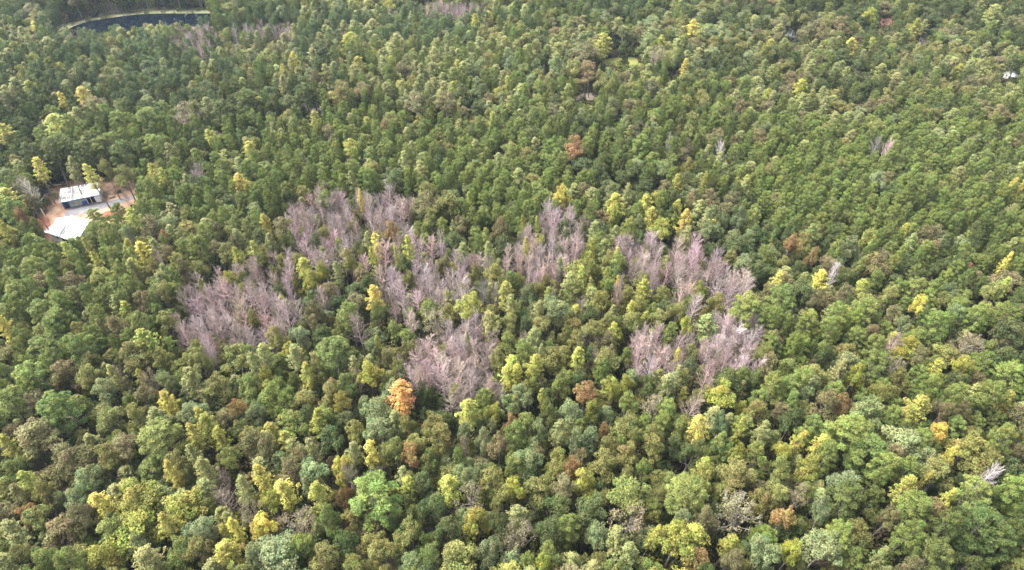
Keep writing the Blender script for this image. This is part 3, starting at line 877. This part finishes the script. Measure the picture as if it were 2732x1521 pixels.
# ------------------------------------------------------------------ which trees are things of their own
NAME = dict(pine='pine_tree', broadleaf='broadleaf_tree', thin='sparse_tree', poplar='poplar_tree', bare='bare_tree')
GROUP = dict(pine='pine trees of the forest', broadleaf='round crowned broadleaf trees of the forest', thin='thinly leaved trees of the forest', poplar='slim upright trees of the forest', bare='leafless trees of the forest')
FORMW = dict(pine='pine', broadleaf='round tree', thin='tree', poplar='slim tree', bare='tree')
LIMIT = 290
for t in TREES:
    hw = t['px'] / 2
    t['inframe'] = -0.3 * hw < t['u'] < PW + 0.3 * hw and -0.3 * hw < t['v'] < PH + 0.2 * hw
    t['solo'] = False
for k in NAME:
    c = [t for t in TREES if t['kind'] == k and t['inframe']]
    c.sort(key=lambda t: (t['lm'] is None, -t['px'] * (1.25 if t['hand'] else 1.0)))
    for t in c[:LIMIT]:
        t['solo'] = True
    print(k, len(c), 'in frame;', sum(t['kind'] == k for t in TREES), 'in all')

# ------------------------------------------------------------------ labels: each tree by its look and its nearest landmark
LANDMARKS = [(t['u'], t['v'], t['lm'], t) for t in TREES if t['lm'] and t['solo']]
LANDMARKS += [(200, 520, 'the blue fronted shed', None), (180, 600, 'the white house', None), (360, 60, 'the pond', None),
              (1650, 168, 'the green meadow', None), (2362, 65, 'the red roofed house', None), (2114, 92, 'the white trailer home', None), (830, 297, 'the grey roof', None)]
ORD = ['closest', 'second closest', 'third closest', 'fourth closest', 'fifth closest', 'sixth closest', 'seventh closest', 'eighth closest', 'ninth closest', 'tenth closest', 'eleventh closest', 'twelfth closest']
SECT = ['right of', 'below and right of', 'below', 'below and left of', 'left of', 'above and left of', 'above', 'above and right of']


def sector(t, lx, ly):
    return int(((math.degrees(math.atan2(t['v'] - ly, t['u'] - lx)) + 22.5) % 360) // 45)


SIZES = {}
for t in TREES:
    if t['inframe']:
        SIZES.setdefault(t['kind'], []).append(t['w'])
SIZES = {k: (float(np.quantile(v, 0.25)), float(np.quantile(v, 0.75))) for k, v in SIZES.items()}
LOOKS = {}
for t in TREES:
    q = SIZES[t['kind']]
    sz = 'narrow ' if t['w'] < q[0] else ('broad ' if t['w'] > q[1] else '')
    t['look'] = sz + CODES[t['code']][1] + ' ' + FORMW[t['kind']]
    if t['inframe']:
        LOOKS.setdefault(t['look'], []).append(t)
rank_cache = {}
TAKEN = set()


def label_for(t):
    opts = sorted((math.hypot(t['u'] - l[0], t['v'] - l[1]), li) for li, l in enumerate(LANDMARKS) if l[3] is not t)
    best = None
    for d, li in opts[:60]:
        lx, ly, ph, lt = LANDMARKS[li]
        s = sector(t, lx, ly)
        key = (t['look'], li, s)
        if key not in rank_cache:
            c = [q for q in LOOKS[t['look']] if q is not lt and sector(q, lx, ly) == s]
            c.sort(key=lambda q: math.hypot(q['u'] - lx, q['v'] - ly))
            rank_cache[key] = {id(q): i for i, q in enumerate(c[:len(ORD)])}
        rk = rank_cache[key].get(id(t))
        if rk is None:
            continue
        lab = '%s, %s one %s %s' % (t['look'], ORD[rk], SECT[s], ph)
        if len(lab.split()) > 16 or lab in TAKEN:
            continue
        score = rk * 70 + d
        if best is None or score < best[0]:
            best = (score, lab)
    if best:
        TAKEN.add(best[1])
    return best[1] if best else None


def landmark_label(t):
    ph = t['lm'][4:]
    for d, i in sorted((math.hypot(t['u'] - l[0], t['v'] - l[1]), i) for i, l in enumerate(LANDMARKS) if l[3] is not t):
        l = LANDMARKS[i]
        lab = '%s %s %s' % (ph, SECT[sector(t, l[0], l[1])], l[2])
        if len(lab.split()) <= 16 and lab not in TAKEN:
            TAKEN.add(lab)
            return lab


# ------------------------------------------------------------------ build the single trees
def tint_of(t, js=0.10):
    c = np.array(CODES[t['code']][2])
    j = 1 + random.gauss(0, js)
    c = c * max(0.7, min(1.35, j)) * (1 + np.array([random.gauss(0.01, .045), random.gauss(0, .025), random.gauss(0, .05)]))
    return [float(max(0.005, q)) for q in c]


WOOD = dict(pine=(0.20, 0.15, 0.12), broadleaf=(0.2, 0.18, 0.16), thin=(.3, .28, .25), poplar=(.24, .22, .19))


def transform_of(t):
    k = KINDS[t['kind']]
    t['proto'] = random.randrange(len(k['crown']))
    sxy = t['w'] / (2 * k['R'][t['proto']])
    t['s'] = (sxy * random.uniform(.88, 1.12), sxy * random.uniform(.88, 1.12), t['H'] / k['H'])
    t['r'] = (random.gauss(0, .045), random.gauss(0, .045), random.uniform(0, 6.283))
    t['tint'] = tint_of(t)


for t in TREES:
    transform_of(t)
n_lab = 0
for t in TREES:
    if not t['solo']:
        continue
    k = KINDS[t['kind']]
    root = bpy.data.objects.new(NAME[t['kind']], None)
    root.empty_display_size = 0.5
    COL.objects.link(root)
    root.location = (t['x'], t['y'], 0)
    root.rotation_euler = t['r']
    root.scale = t['s']
    lab = landmark_label(t) if t['lm'] else label_for(t)
    if lab is None:
        for d_, i_ in sorted((math.hypot(t['u'] - l[0], t['v'] - l[1]), i) for i, l in enumerate(LANDMARKS) if l[3] is not t):
            lab = '%s well %s %s' % (t['look'], SECT[sector(t, LANDMARKS[i_][0], LANDMARKS[i_][1])], LANDMARKS[i_][2])
            if lab not in TAKEN and len(lab.split()) <= 16:
                TAKEN.add(lab)
                break
        n_lab += 1
    root['label'] = lab
    root['category'] = 'tree'
    root['group'] = GROUP[t['kind']]
    for part, ms in (('crown', k['crown']), ('trunk', k['trunk'])):
        o = bpy.data.objects.new(part, ms[t['proto']])
        o.parent = root
        o['tint'] = t['tint']
        COL.objects.link(o)
print('solo trees', sum(t['solo'] for t in TREES), 'unplaced labels', n_lab, round(time.time() - T0, 1))


# ------------------------------------------------------------------ the rest of the forest: one stuff object per kind
def scatter(name, kind, items, srcs):
    me = bpy.data.meshes.new(name)
    me.from_pydata([(t['x'], t['y'], t.get('z', 0)) for t in items], [], [])
    for nm, ty, vals in (('pick', 'INT', [t['proto'] for t in items]),):
        a = me.attributes.new(nm, ty, 'POINT'); a.data.foreach_set('value', vals)
    for nm, vals in (('turn', [t['r'] for t in items]), ('size', [t['s'] for t in items])):
        a = me.attributes.new(nm, 'FLOAT_VECTOR', 'POINT'); a.data.foreach_set('vector', np.array(vals, np.float32).ravel())
    a = me.attributes.new('tint', 'FLOAT_COLOR', 'POINT')
    a.data.foreach_set('color', np.array([(*t['tint'], 1) for t in items], np.float32).ravel())
    o = bpy.data.objects.new(name, me)
    COL.objects.link(o)
    o['kind'] = 'stuff'
    sc = bpy.data.collections.new(name + '_sources')
    for s in srcs:
        sc.objects.link(s)
    ng = bpy.data.node_groups.new(name, 'GeometryNodeTree')
    ng.interface.new_socket('Geometry', in_out='INPUT', socket_type='NodeSocketGeometry')
    ng.interface.new_socket('Geometry', in_out='OUTPUT', socket_type='NodeSocketGeometry')
    n, l = ng.nodes, ng.links
    gi, go_ = n.new('NodeGroupInput'), n.new('NodeGroupOutput')
    ci = n.new('GeometryNodeCollectionInfo')
    ci.inputs['Collection'].default_value = sc
    ci.inputs['Separate Children'].default_value = True
    ci.inputs['Reset Children'].default_value = True
    ip = n.new('GeometryNodeInstanceOnPoints')
    ip.inputs['Pick Instance'].default_value = True

    def attr(nm, ty):
        q = n.new('GeometryNodeInputNamedAttribute')
        q.data_type = ty
        q.inputs['Name'].default_value = nm
        return next(s for s in q.outputs if s.enabled and s.name == 'Attribute')
    l.new(gi.outputs[0], ip.inputs['Points'])
    l.new(ci.outputs[0], ip.inputs['Instance'])
    l.new(attr('pick', 'INT'), ip.inputs['Instance Index'])
    l.new(attr('turn', 'FLOAT_VECTOR'), ip.inputs['Rotation'])
    l.new(attr('size', 'FLOAT_VECTOR'), ip.inputs['Scale'])
    l.new(ip.outputs[0], go_.inputs[0])
    o.modifiers.new('scatter', 'NODES').node_group = ng
    return o


STUFF = dict(pine='pine_forest', broadleaf='broadleaf_forest', thin='sparse_forest', poplar='poplar_forest', bare='leafless_forest')
for k, nm in STUFF.items():
    items = [t for t in TREES if t['kind'] == k and not t['solo']]
    if items:
        scatter(nm, k, items, KINDS[k]['joined'])

under = []
for _ in range(13000):
    y = 30 + 420 * random.random() ** 0.9
    xm = 0.80 * (y * math.cos(PITCH) + CAM_Z * math.sin(PITCH)) + 20
    x = random.uniform(-xm, xm)
    gu, gv, zc = proj(x, y, 0)
    if any(in_poly(gu, gv, z) for z in NOTREE) or covers_view(*proj(x, y, 1.5)[:2], 8, 8):
        continue
    s = random.uniform(0.7, 2.6)
    c = random.choice([(0.05, 0.08, 0.02), (0.07, 0.09, 0.025), (0.09, 0.08, 0.03), (0.12, 0.14, 0.03)])
    under.append(dict(x=x, y=y, proto=random.randrange(4), r=(0, 0, random.uniform(0, 6.28)), s=(s, s, s * random.uniform(.8, 1.6)), tint=c))
for i in range(70):
    f = random.random()
    bx = [(125, 80), (205, 60), (290, 45), (360, 36), (430, 31), (520, 31), (585, 32)]
    k_ = min(5, int(f * 6)); g_ = f * 6 - k_
    px, py = bx[k_][0] * (1 - g_) + bx[k_ + 1][0] * g_, bx[k_][1] * (1 - g_) + bx[k_ + 1][1] * g_
    p = P(px, py + random.choice((-3.5, 3.2)) + random.gauss(0, 0.7), 0)
    s = random.uniform(0.25, 0.75)
    under.append(dict(x=p.x, y=p.y, proto=random.randrange(4), r=(0, 0, random.uniform(0, 6.28)), s=(s * 1.5, s, s), tint=random.choice([(0.09, 0.10, 0.03), (0.13, 0.13, 0.05), (0.06, 0.08, 0.02)])))
for i in range(60):     # weeds round the edges of the clearing
    e = random.choice([((112, 520), (150, 494)), ((150, 494), (230, 482)), ((230, 482), (350, 480)), ((300, 582), (350, 560)), ((118, 570), (132, 535)), ((285, 535), (345, 500))])
    g_ = random.random()
    p = P(e[0][0] * (1 - g_) + e[1][0] * g_ + random.gauss(0, 3), e[0][1] * (1 - g_) + e[1][1] * g_ + random.gauss(0, 2.5), 0)
    s = random.uniform(0.15, 0.5)
    under.append(dict(x=p.x, y=p.y, proto=random.randrange(4), r=(0, 0, random.uniform(0, 6.28)), s=(s * 1.4, s * 1.2, s), tint=random.choice([(0.10, 0.11, 0.04), (0.16, 0.14, 0.06), (0.07, 0.09, 0.03)])))
scatter('undergrowth', 'shrub', under, KINDS['shrub']['joined'])
print('forest', round(time.time() - T0, 1))


# ------------------------------------------------------------------ buildings
def add_obj(name, V, Fc, mat, parent=None):
    me = bpy.data.meshes.new(name)
    me.from_pydata([tuple(v) for v in V], [], Fc)
    me.materials.append(mat)
    me.validate()
    o = bpy.data.objects.new(name, me)
    COL.objects.link(o)
    if parent:
        o.parent = parent
    return o


def box(name, x0, x1, y0, y1, z0, z1, mat, parent):
    V = [(x, y, z) for z in (z0, z1) for x, y in ((x0, y0), (x1, y0), (x1, y1), (x0, y1))]
    Fc = [[3, 2, 1, 0], [4, 5, 6, 7], [0, 1, 5, 4], [1, 2, 6, 5], [2, 3, 7, 6], [3, 0, 4, 7]]
    return add_obj(name, V, Fc, mat, parent)


def slab(name, a, b, c, d, th, mat, parent):
    """a sloped plate of thickness th through four corners (counter clockwise from above)"""
    V = [Vector(p) for p in (a, b, c, d)]
    V += [v - Vector((0, 0, th)) for v in V]
    return add_obj(name, V, [[0, 1, 2, 3], [7, 6, 5, 4], [0, 4, 5, 1], [1, 5, 6, 2], [2, 6, 7, 3], [3, 7, 4, 0]], mat, parent)


def building(name, label, cat, origin, ang):
    o = bpy.data.objects.new(name, None)
    COL.objects.link(o)
    o.location = origin
    o.rotation_euler = (0, 0, ang)
    o['label'] = label
    o['category'] = cat
    return o


def seams(parent, n, fn, mat, name='roof_seam'):
    """standing seams: thin ribs on a metal roof, one part each, sharing the mesh"""
    first = None
    for i in range(n):
        x = fn(i)
        if first is None:
            first = parent[1]
        o = bpy.data.objects.new(name, first)
        COL.objects.link(o)
        o.parent = parent[0]
        o.location = (x, 0, 0)


# the long shed: white sheet roof, blue front
a = P(172, 557, 0); b = P(273, 537, 0)
dv = b - a
L = dv.length
shed = building('shed', 'long low shed with white sheet roof and blue front beside the gravel drive', 'shed', a, math.atan2(dv.y, dv.x))
DEP, HF, HB = 6.2, 2.7, 3.3
box('wall', 0, L, DEP - 0.15, DEP, 0, HB - 0.1, M_WHITE, shed)
box('wall', 0, 0.15, 0.15, DEP - 0.15, 0, HF - 0.05, M_WHITE, shed)
box('wall', L - 0.15, L, 0.15, DEP - 0.15, 0, HF - 0.05, M_WHITE, shed)
box('front_panel', 0.0, 1.9, 0, 0.15, 0, HF - 0.1, M_BLUE, shed)
box('front_panel', 1.9, 6.6, 0.02, 0.17, 0, HF - 0.1, M_WALLG, shed)
box('front_panel', 5.2, 6.7, -0.03, 0.02, 0, 1.3, M_BLUE, shed)
dr = box('door', 0.55, 1.45, -0.04, -0.003, 0, 2.0, M_DARK, shed)
box('bay_shade_panel', 6.7, 9.0, 0.5, 0.6, 0, HF - 0.15, M_DARK, shed)  # dark panel painted as the shade inside the open bay
for x in (6.7, 7.8, 9.0):
    box('post', x, x + 0.12, 0.0, 0.12, 0, HF - 0.1, M_WHITE, shed)
box('garage_door', 9.2, L, -0.02, 0.15, 0, HF - 0.1, M_WHITE, shed)
for i in range(1, 4):
    box('door_rail', 9.25, L - 0.05, -0.045, -0.022, i * 0.62, i * 0.62 + 0.05, M_GREYROOF, shed)
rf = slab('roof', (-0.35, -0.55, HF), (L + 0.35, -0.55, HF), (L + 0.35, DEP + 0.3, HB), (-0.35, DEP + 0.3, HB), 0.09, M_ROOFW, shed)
rib = bpy.data.meshes.new('roof_seam')
sl_ = (HB - HF) / (DEP + 0.85)
rib.from_pydata([(-0.03, -0.55, HF + 0.003), (0.03, -0.55, HF + 0.003), (0.03, DEP + 0.3, HB + 0.003), (-0.03, DEP + 0.3, HB + 0.003), (-0.03, -0.55, HF + .025), (0.03, -0.55, HF + .025), (0.03, DEP + 0.3, HB + .025), (-0.03, DEP + 0.3, HB + .025)], [],
                [[4, 5, 6, 7], [0, 1, 5, 4], [1, 2, 6, 5], [2, 3, 7, 6], [3, 0, 4, 7]])
rib.materials.append(M_WHITE)
seams((rf, rib), 9, lambda i: 0.4 + i * (L - 0.8) / 8, M_WHITE)
box('fascia', 1.4, L + 0.3, -0.62, -0.552, HF - 0.22, HF - 0.02, M_BLUE, shed)


def gable_house(name, label, cat, origin, ang, L, D, hw, hr, mroof, mwall, over=0.4, windows=(), door=None, seam=0):
    """ridge along local x, front at y = 0"""
    h = building(name, label, cat, origin, ang)
    box('wall', 0, L, 0, 0.16, 0, hw, mwall, h)
    box('wall', 0, L, D - 0.16, D, 0, hw, mwall, h)
    for x in (0.0, L - 0.16):
        V = [(x, 0.16, 0), (x + 0.16, 0.16, 0), (x + 0.16, D - 0.16, 0), (x, D - 0.16, 0), (x, 0.16, hw), (x + 0.16, 0.16, hw), (x + 0.16, D - 0.16, hw), (x, D - 0.16, hw), (x, D / 2, hr - 0.12), (x + 0.16, D / 2, hr - 0.12)]
        add_obj('gable_wall', V, [[3, 2, 1, 0], [0, 1, 5, 4], [2, 3, 7, 6], [0, 4, 8, 7, 3], [1, 2, 6, 9, 5], [4, 5, 9, 8], [6, 7, 8, 9]], mwall, h)
    e = over * (hr - hw) / (D / 2)
    r1 = slab('roof', (-over, -over, hw - e), (L + over, -over, hw - e), (L + over, D / 2, hr), (-over, D / 2, hr), 0.12, mroof, h)
    r2 = slab('roof', (-over, D / 2 + 0.004, hr), (L + over, D / 2 + 0.004, hr), (L + over, D + over, hw - e), (-over, D + over, hw - e), 0.12, mroof, h)
    box('ridge_cap', -over, L + over, D / 2 - 0.12, D / 2 + 0.12, hr - 0.02, hr + 0.06, mroof, h)
    if seam:
        for rr, ys in ((r1, (-over, D / 2)), (r2, (D + over, D / 2))):
            ma = bpy.data.meshes.new('roof_seam')
            y0, y1 = ys
            z0, z1 = hw - e + 0.003, hr + 0.003
            ma.from_pydata([(-.03, y0, z0), (.03, y0, z0), (.03, y1, z1), (-.03, y1, z1), (-.03, y0, z0 + .05), (.03, y0, z0 + .05), (.03, y1, z1 + .05), (-.03, y1, z1 + .05)], [], [[4, 5, 6, 7], [0, 1, 5, 4], [1, 2, 6, 5], [2, 3, 7, 6], [3, 0, 4, 7]])
            ma.materials.append(M_WHITE)
            seams((rr, ma), seam, lambda i: i * L / (seam - 1), M_WHITE)
    for x in windows:
        wn = box('window', x, x + 0.9, -0.03, -0.002, hw * 0.4, hw * 0.8, M_WHITE, h)
        box('pane', x + 0.08, x + 0.82, -0.042, -0.032, hw * 0.4 + 0.08, hw * 0.8 - 0.08, M_GLASS, wn)
    if door is not None:
        box('door', door, door + 0.95, -0.035, -0.002, 0, 2.0, M_DARK, h)
    return h


# the white house at the clearing's near edge
p0 = P(137, 640, 0); p1 = P(214, 655, 0)
ang = math.atan2(P(241, 603, 3).y - P(158, 577, 3).y, P(241, 603, 3).x - P(158, 577, 3).x)
wh = gable_house('house', 'white house with white sheet roof and side porch at the clearing edge', 'house', P(143, 640, 0), ang, 10.5, 8.2, 2.9, 4.9, M_ROOFH, M_WHITE, windows=(2.2, 7.6), door=4.6, seam=12)
slab('porch_roof', (-2.9, -0.3, 2.35), (-0.42, -0.3, 2.62), (-0.42, 3.4, 2.62), (-2.9, 3.4, 2.35), 0.1, M_ROOFH, wh)
for y in (-0.15, 3.2):
    box('porch_post', -2.75, -2.62, y, y + 0.13, 0, 2.2, M_WHITE, wh)
box('porch_shade_panel', 5.9, 9.0, -0.06, -0.003, 0, 2.2, M_DARK, wh)  # flat dark panel on the wall, painted as the shade of a recess

# far houses
gable_house('house', 'small far house with faded red roof and white wall between the trees', 'house', P(2346, 83, 0), R(-8), 6.6, 7.5, 3.0, 4.6, M_REDROOF, M_WHITE, windows=(0.9, 4.6), door=2.9)
gable_house('mobile_home', 'long white trailer home seen end on between the trees', 'mobile home', P(2103, 114, 0), R(4), 3.6, 15.0, 2.6, 3.1, M_ROOFH, M_WHITE, over=0.15, windows=(1.3,))
gable_house('house', 'white flat looking roof showing at the edge of the far forest', 'house', P(2684, 221, 0), R(3), 6.2, 5.0, 2.6, 3.2, M_ROOFH, M_WHITE, over=0.3, windows=(0.8, 3.9), door=2.4)
gr = gable_house('house', 'grey roofed house with white dish hidden behind the pines', 'house', P(808, 312, 0), R(6), 7.4, 5.0, 2.6, 3.7, M_GREYROOF, M_WHITE, over=0.4, windows=(1.2, 5.4), door=3.4)
# the dish: a shallow bowl on a short post on the ridge
V, Fc = [], []
for i, (r_, z_) in enumerate(((0.02, 0.0), (0.35, 0.06), (0.62, 0.2))):
    for j in range(14):
        a_ = j * 2 * math.pi / 14
        V.append((r_ * math.cos(a_), z_ * 1.0, r_ * math.sin(a_)))
for i in range(2):
    for j in range(14):
        q = (j + 1) % 14
        Fc.append([i * 14 + j, i * 14 + q, (i + 1) * 14 + q, (i + 1) * 14 + j])
Fc.append(list(range(14)))
dish = add_obj('dish', [(v[0] + 4.6, 2.4 - v[1], v[2] + 4.6) for v in V], Fc, M_WHITE, gr)
sd_ = dish.modifiers.new('thick', 'SOLIDIFY'); sd_.thickness = 0.04
box('dish_post', 4.57, 4.63, 2.42, 2.48, 3.6, 4.6, M_GREYROOF, gr)

# shrubs and saplings of the clearing
CLEAR = [(345, 545, 'b', 'leafless sapling at the right end of the gravel drive'), (352, 560, 'b', 'second leafless sapling below the end of the gravel drive'), (150, 529, 's', 'low green shrub left of the blue fronted shed'),
         (128, 545, 's', 'bushy shrub at the left edge of the red clay'), (226, 532, 's', 'dark bush in front of the open bay of the shed')]
ns = {'b': 0, 's': 0}
for px, py, k, lab in CLEAR:
    kk = KINDS['bare' if k == 'b' else 'shrub']
    root = bpy.data.objects.new('sapling' if k == 'b' else 'shrub', None)
    COL.objects.link(root)
    root.location = P(px, py, 0)
    root.rotation_euler = (0, 0, random.uniform(0, 6.28))
    s = 0.42 if k == 'b' else 1.0
    root.scale = (s, s, s)
    root['label'] = lab
    root['category'] = 'sapling' if k == 'b' else 'shrub'
    for part, ms in ((('crown' if k == 'b' else 'foliage'), kk['crown']), ('trunk' if k == 'b' else 'stem', kk['trunk'])):
        o = bpy.data.objects.new(part, ms[0])
        o.parent = root
        o['tint'] = (0.35, 0.28, 0.25) if k == 'b' else (0.10, 0.12, 0.035)
        COL.objects.link(o)

# a fallen tree at the back of the clearing
lg = Geo()
p = P(128, 496, 0.35); q = P(188, 490, 0.3)
d = (q - p)
lg.tube([p, p + d * 0.5, q], [0.24, 0.19, 0.08], 7, 1.2)
br = Geo()
for i in range(9):
    t_ = 0.35 + 0.6 * random.random()
    a_ = p + d * t_
    e_ = a_ + Vector((random.uniform(-0.3, 1.6), random.uniform(-1.2, 1.2), random.uniform(0.1, 0.9)))
    br.tube([a_, e_], [0.06, 0.02], 4, 1.0)
log_root = bpy.data.objects.new('fallen_log', None)
COL.objects.link(log_root)
log_root['label'] = 'fallen bare log lying along the back edge of the clearing behind the shed'
log_root['category'] = 'log'
for nm_, gg in (('trunk', lg), ('branch', br)):
    o = bpy.data.objects.new(nm_, gg.mesh('log_' + nm_, [M_TWIG]))
    o.parent = log_root
    o['tint'] = (0.34, 0.29, 0.25)
    COL.objects.link(o)

# ------------------------------------------------------------------ haze: one closed box of thin air round everything
HAZE = 0.000075
if HAZE:
    hm = bpy.data.materials.new('haze')
    hm.use_nodes = True
    n = hm.node_tree.nodes
    n.remove(n['Principled BSDF'])
    pv = n.new('ShaderNodeVolumePrincipled')
    pv.inputs['Color'].default_value = (0.60, 0.78, 1.0, 1)
    pv.inputs['Density'].default_value = HAZE
    pv.inputs['Anisotropy'].default_value = 0.2
    hm.node_tree.links.new(pv.outputs[0], n['Material Output'].inputs['Volume'])
    V = [(x, y, z) for z in (-1.0, 124.0) for x, y in ((-1600, -1600), (1600, -1600), (1600, 1600), (-1600, 1600))]
    hz = add_obj('haze', V, [[3, 2, 1, 0], [4, 5, 6, 7], [0, 1, 5, 4], [1, 2, 6, 5], [2, 3, 7, 6], [3, 0, 4, 7]], hm)
    hz['kind'] = 'stuff'
LABS = [o['label'] for o in COL.objects if o.get('label')]
print('labels', len(LABS), len(set(LABS)), LABS[:400:25])
print('done', round(time.time() - T0, 1))
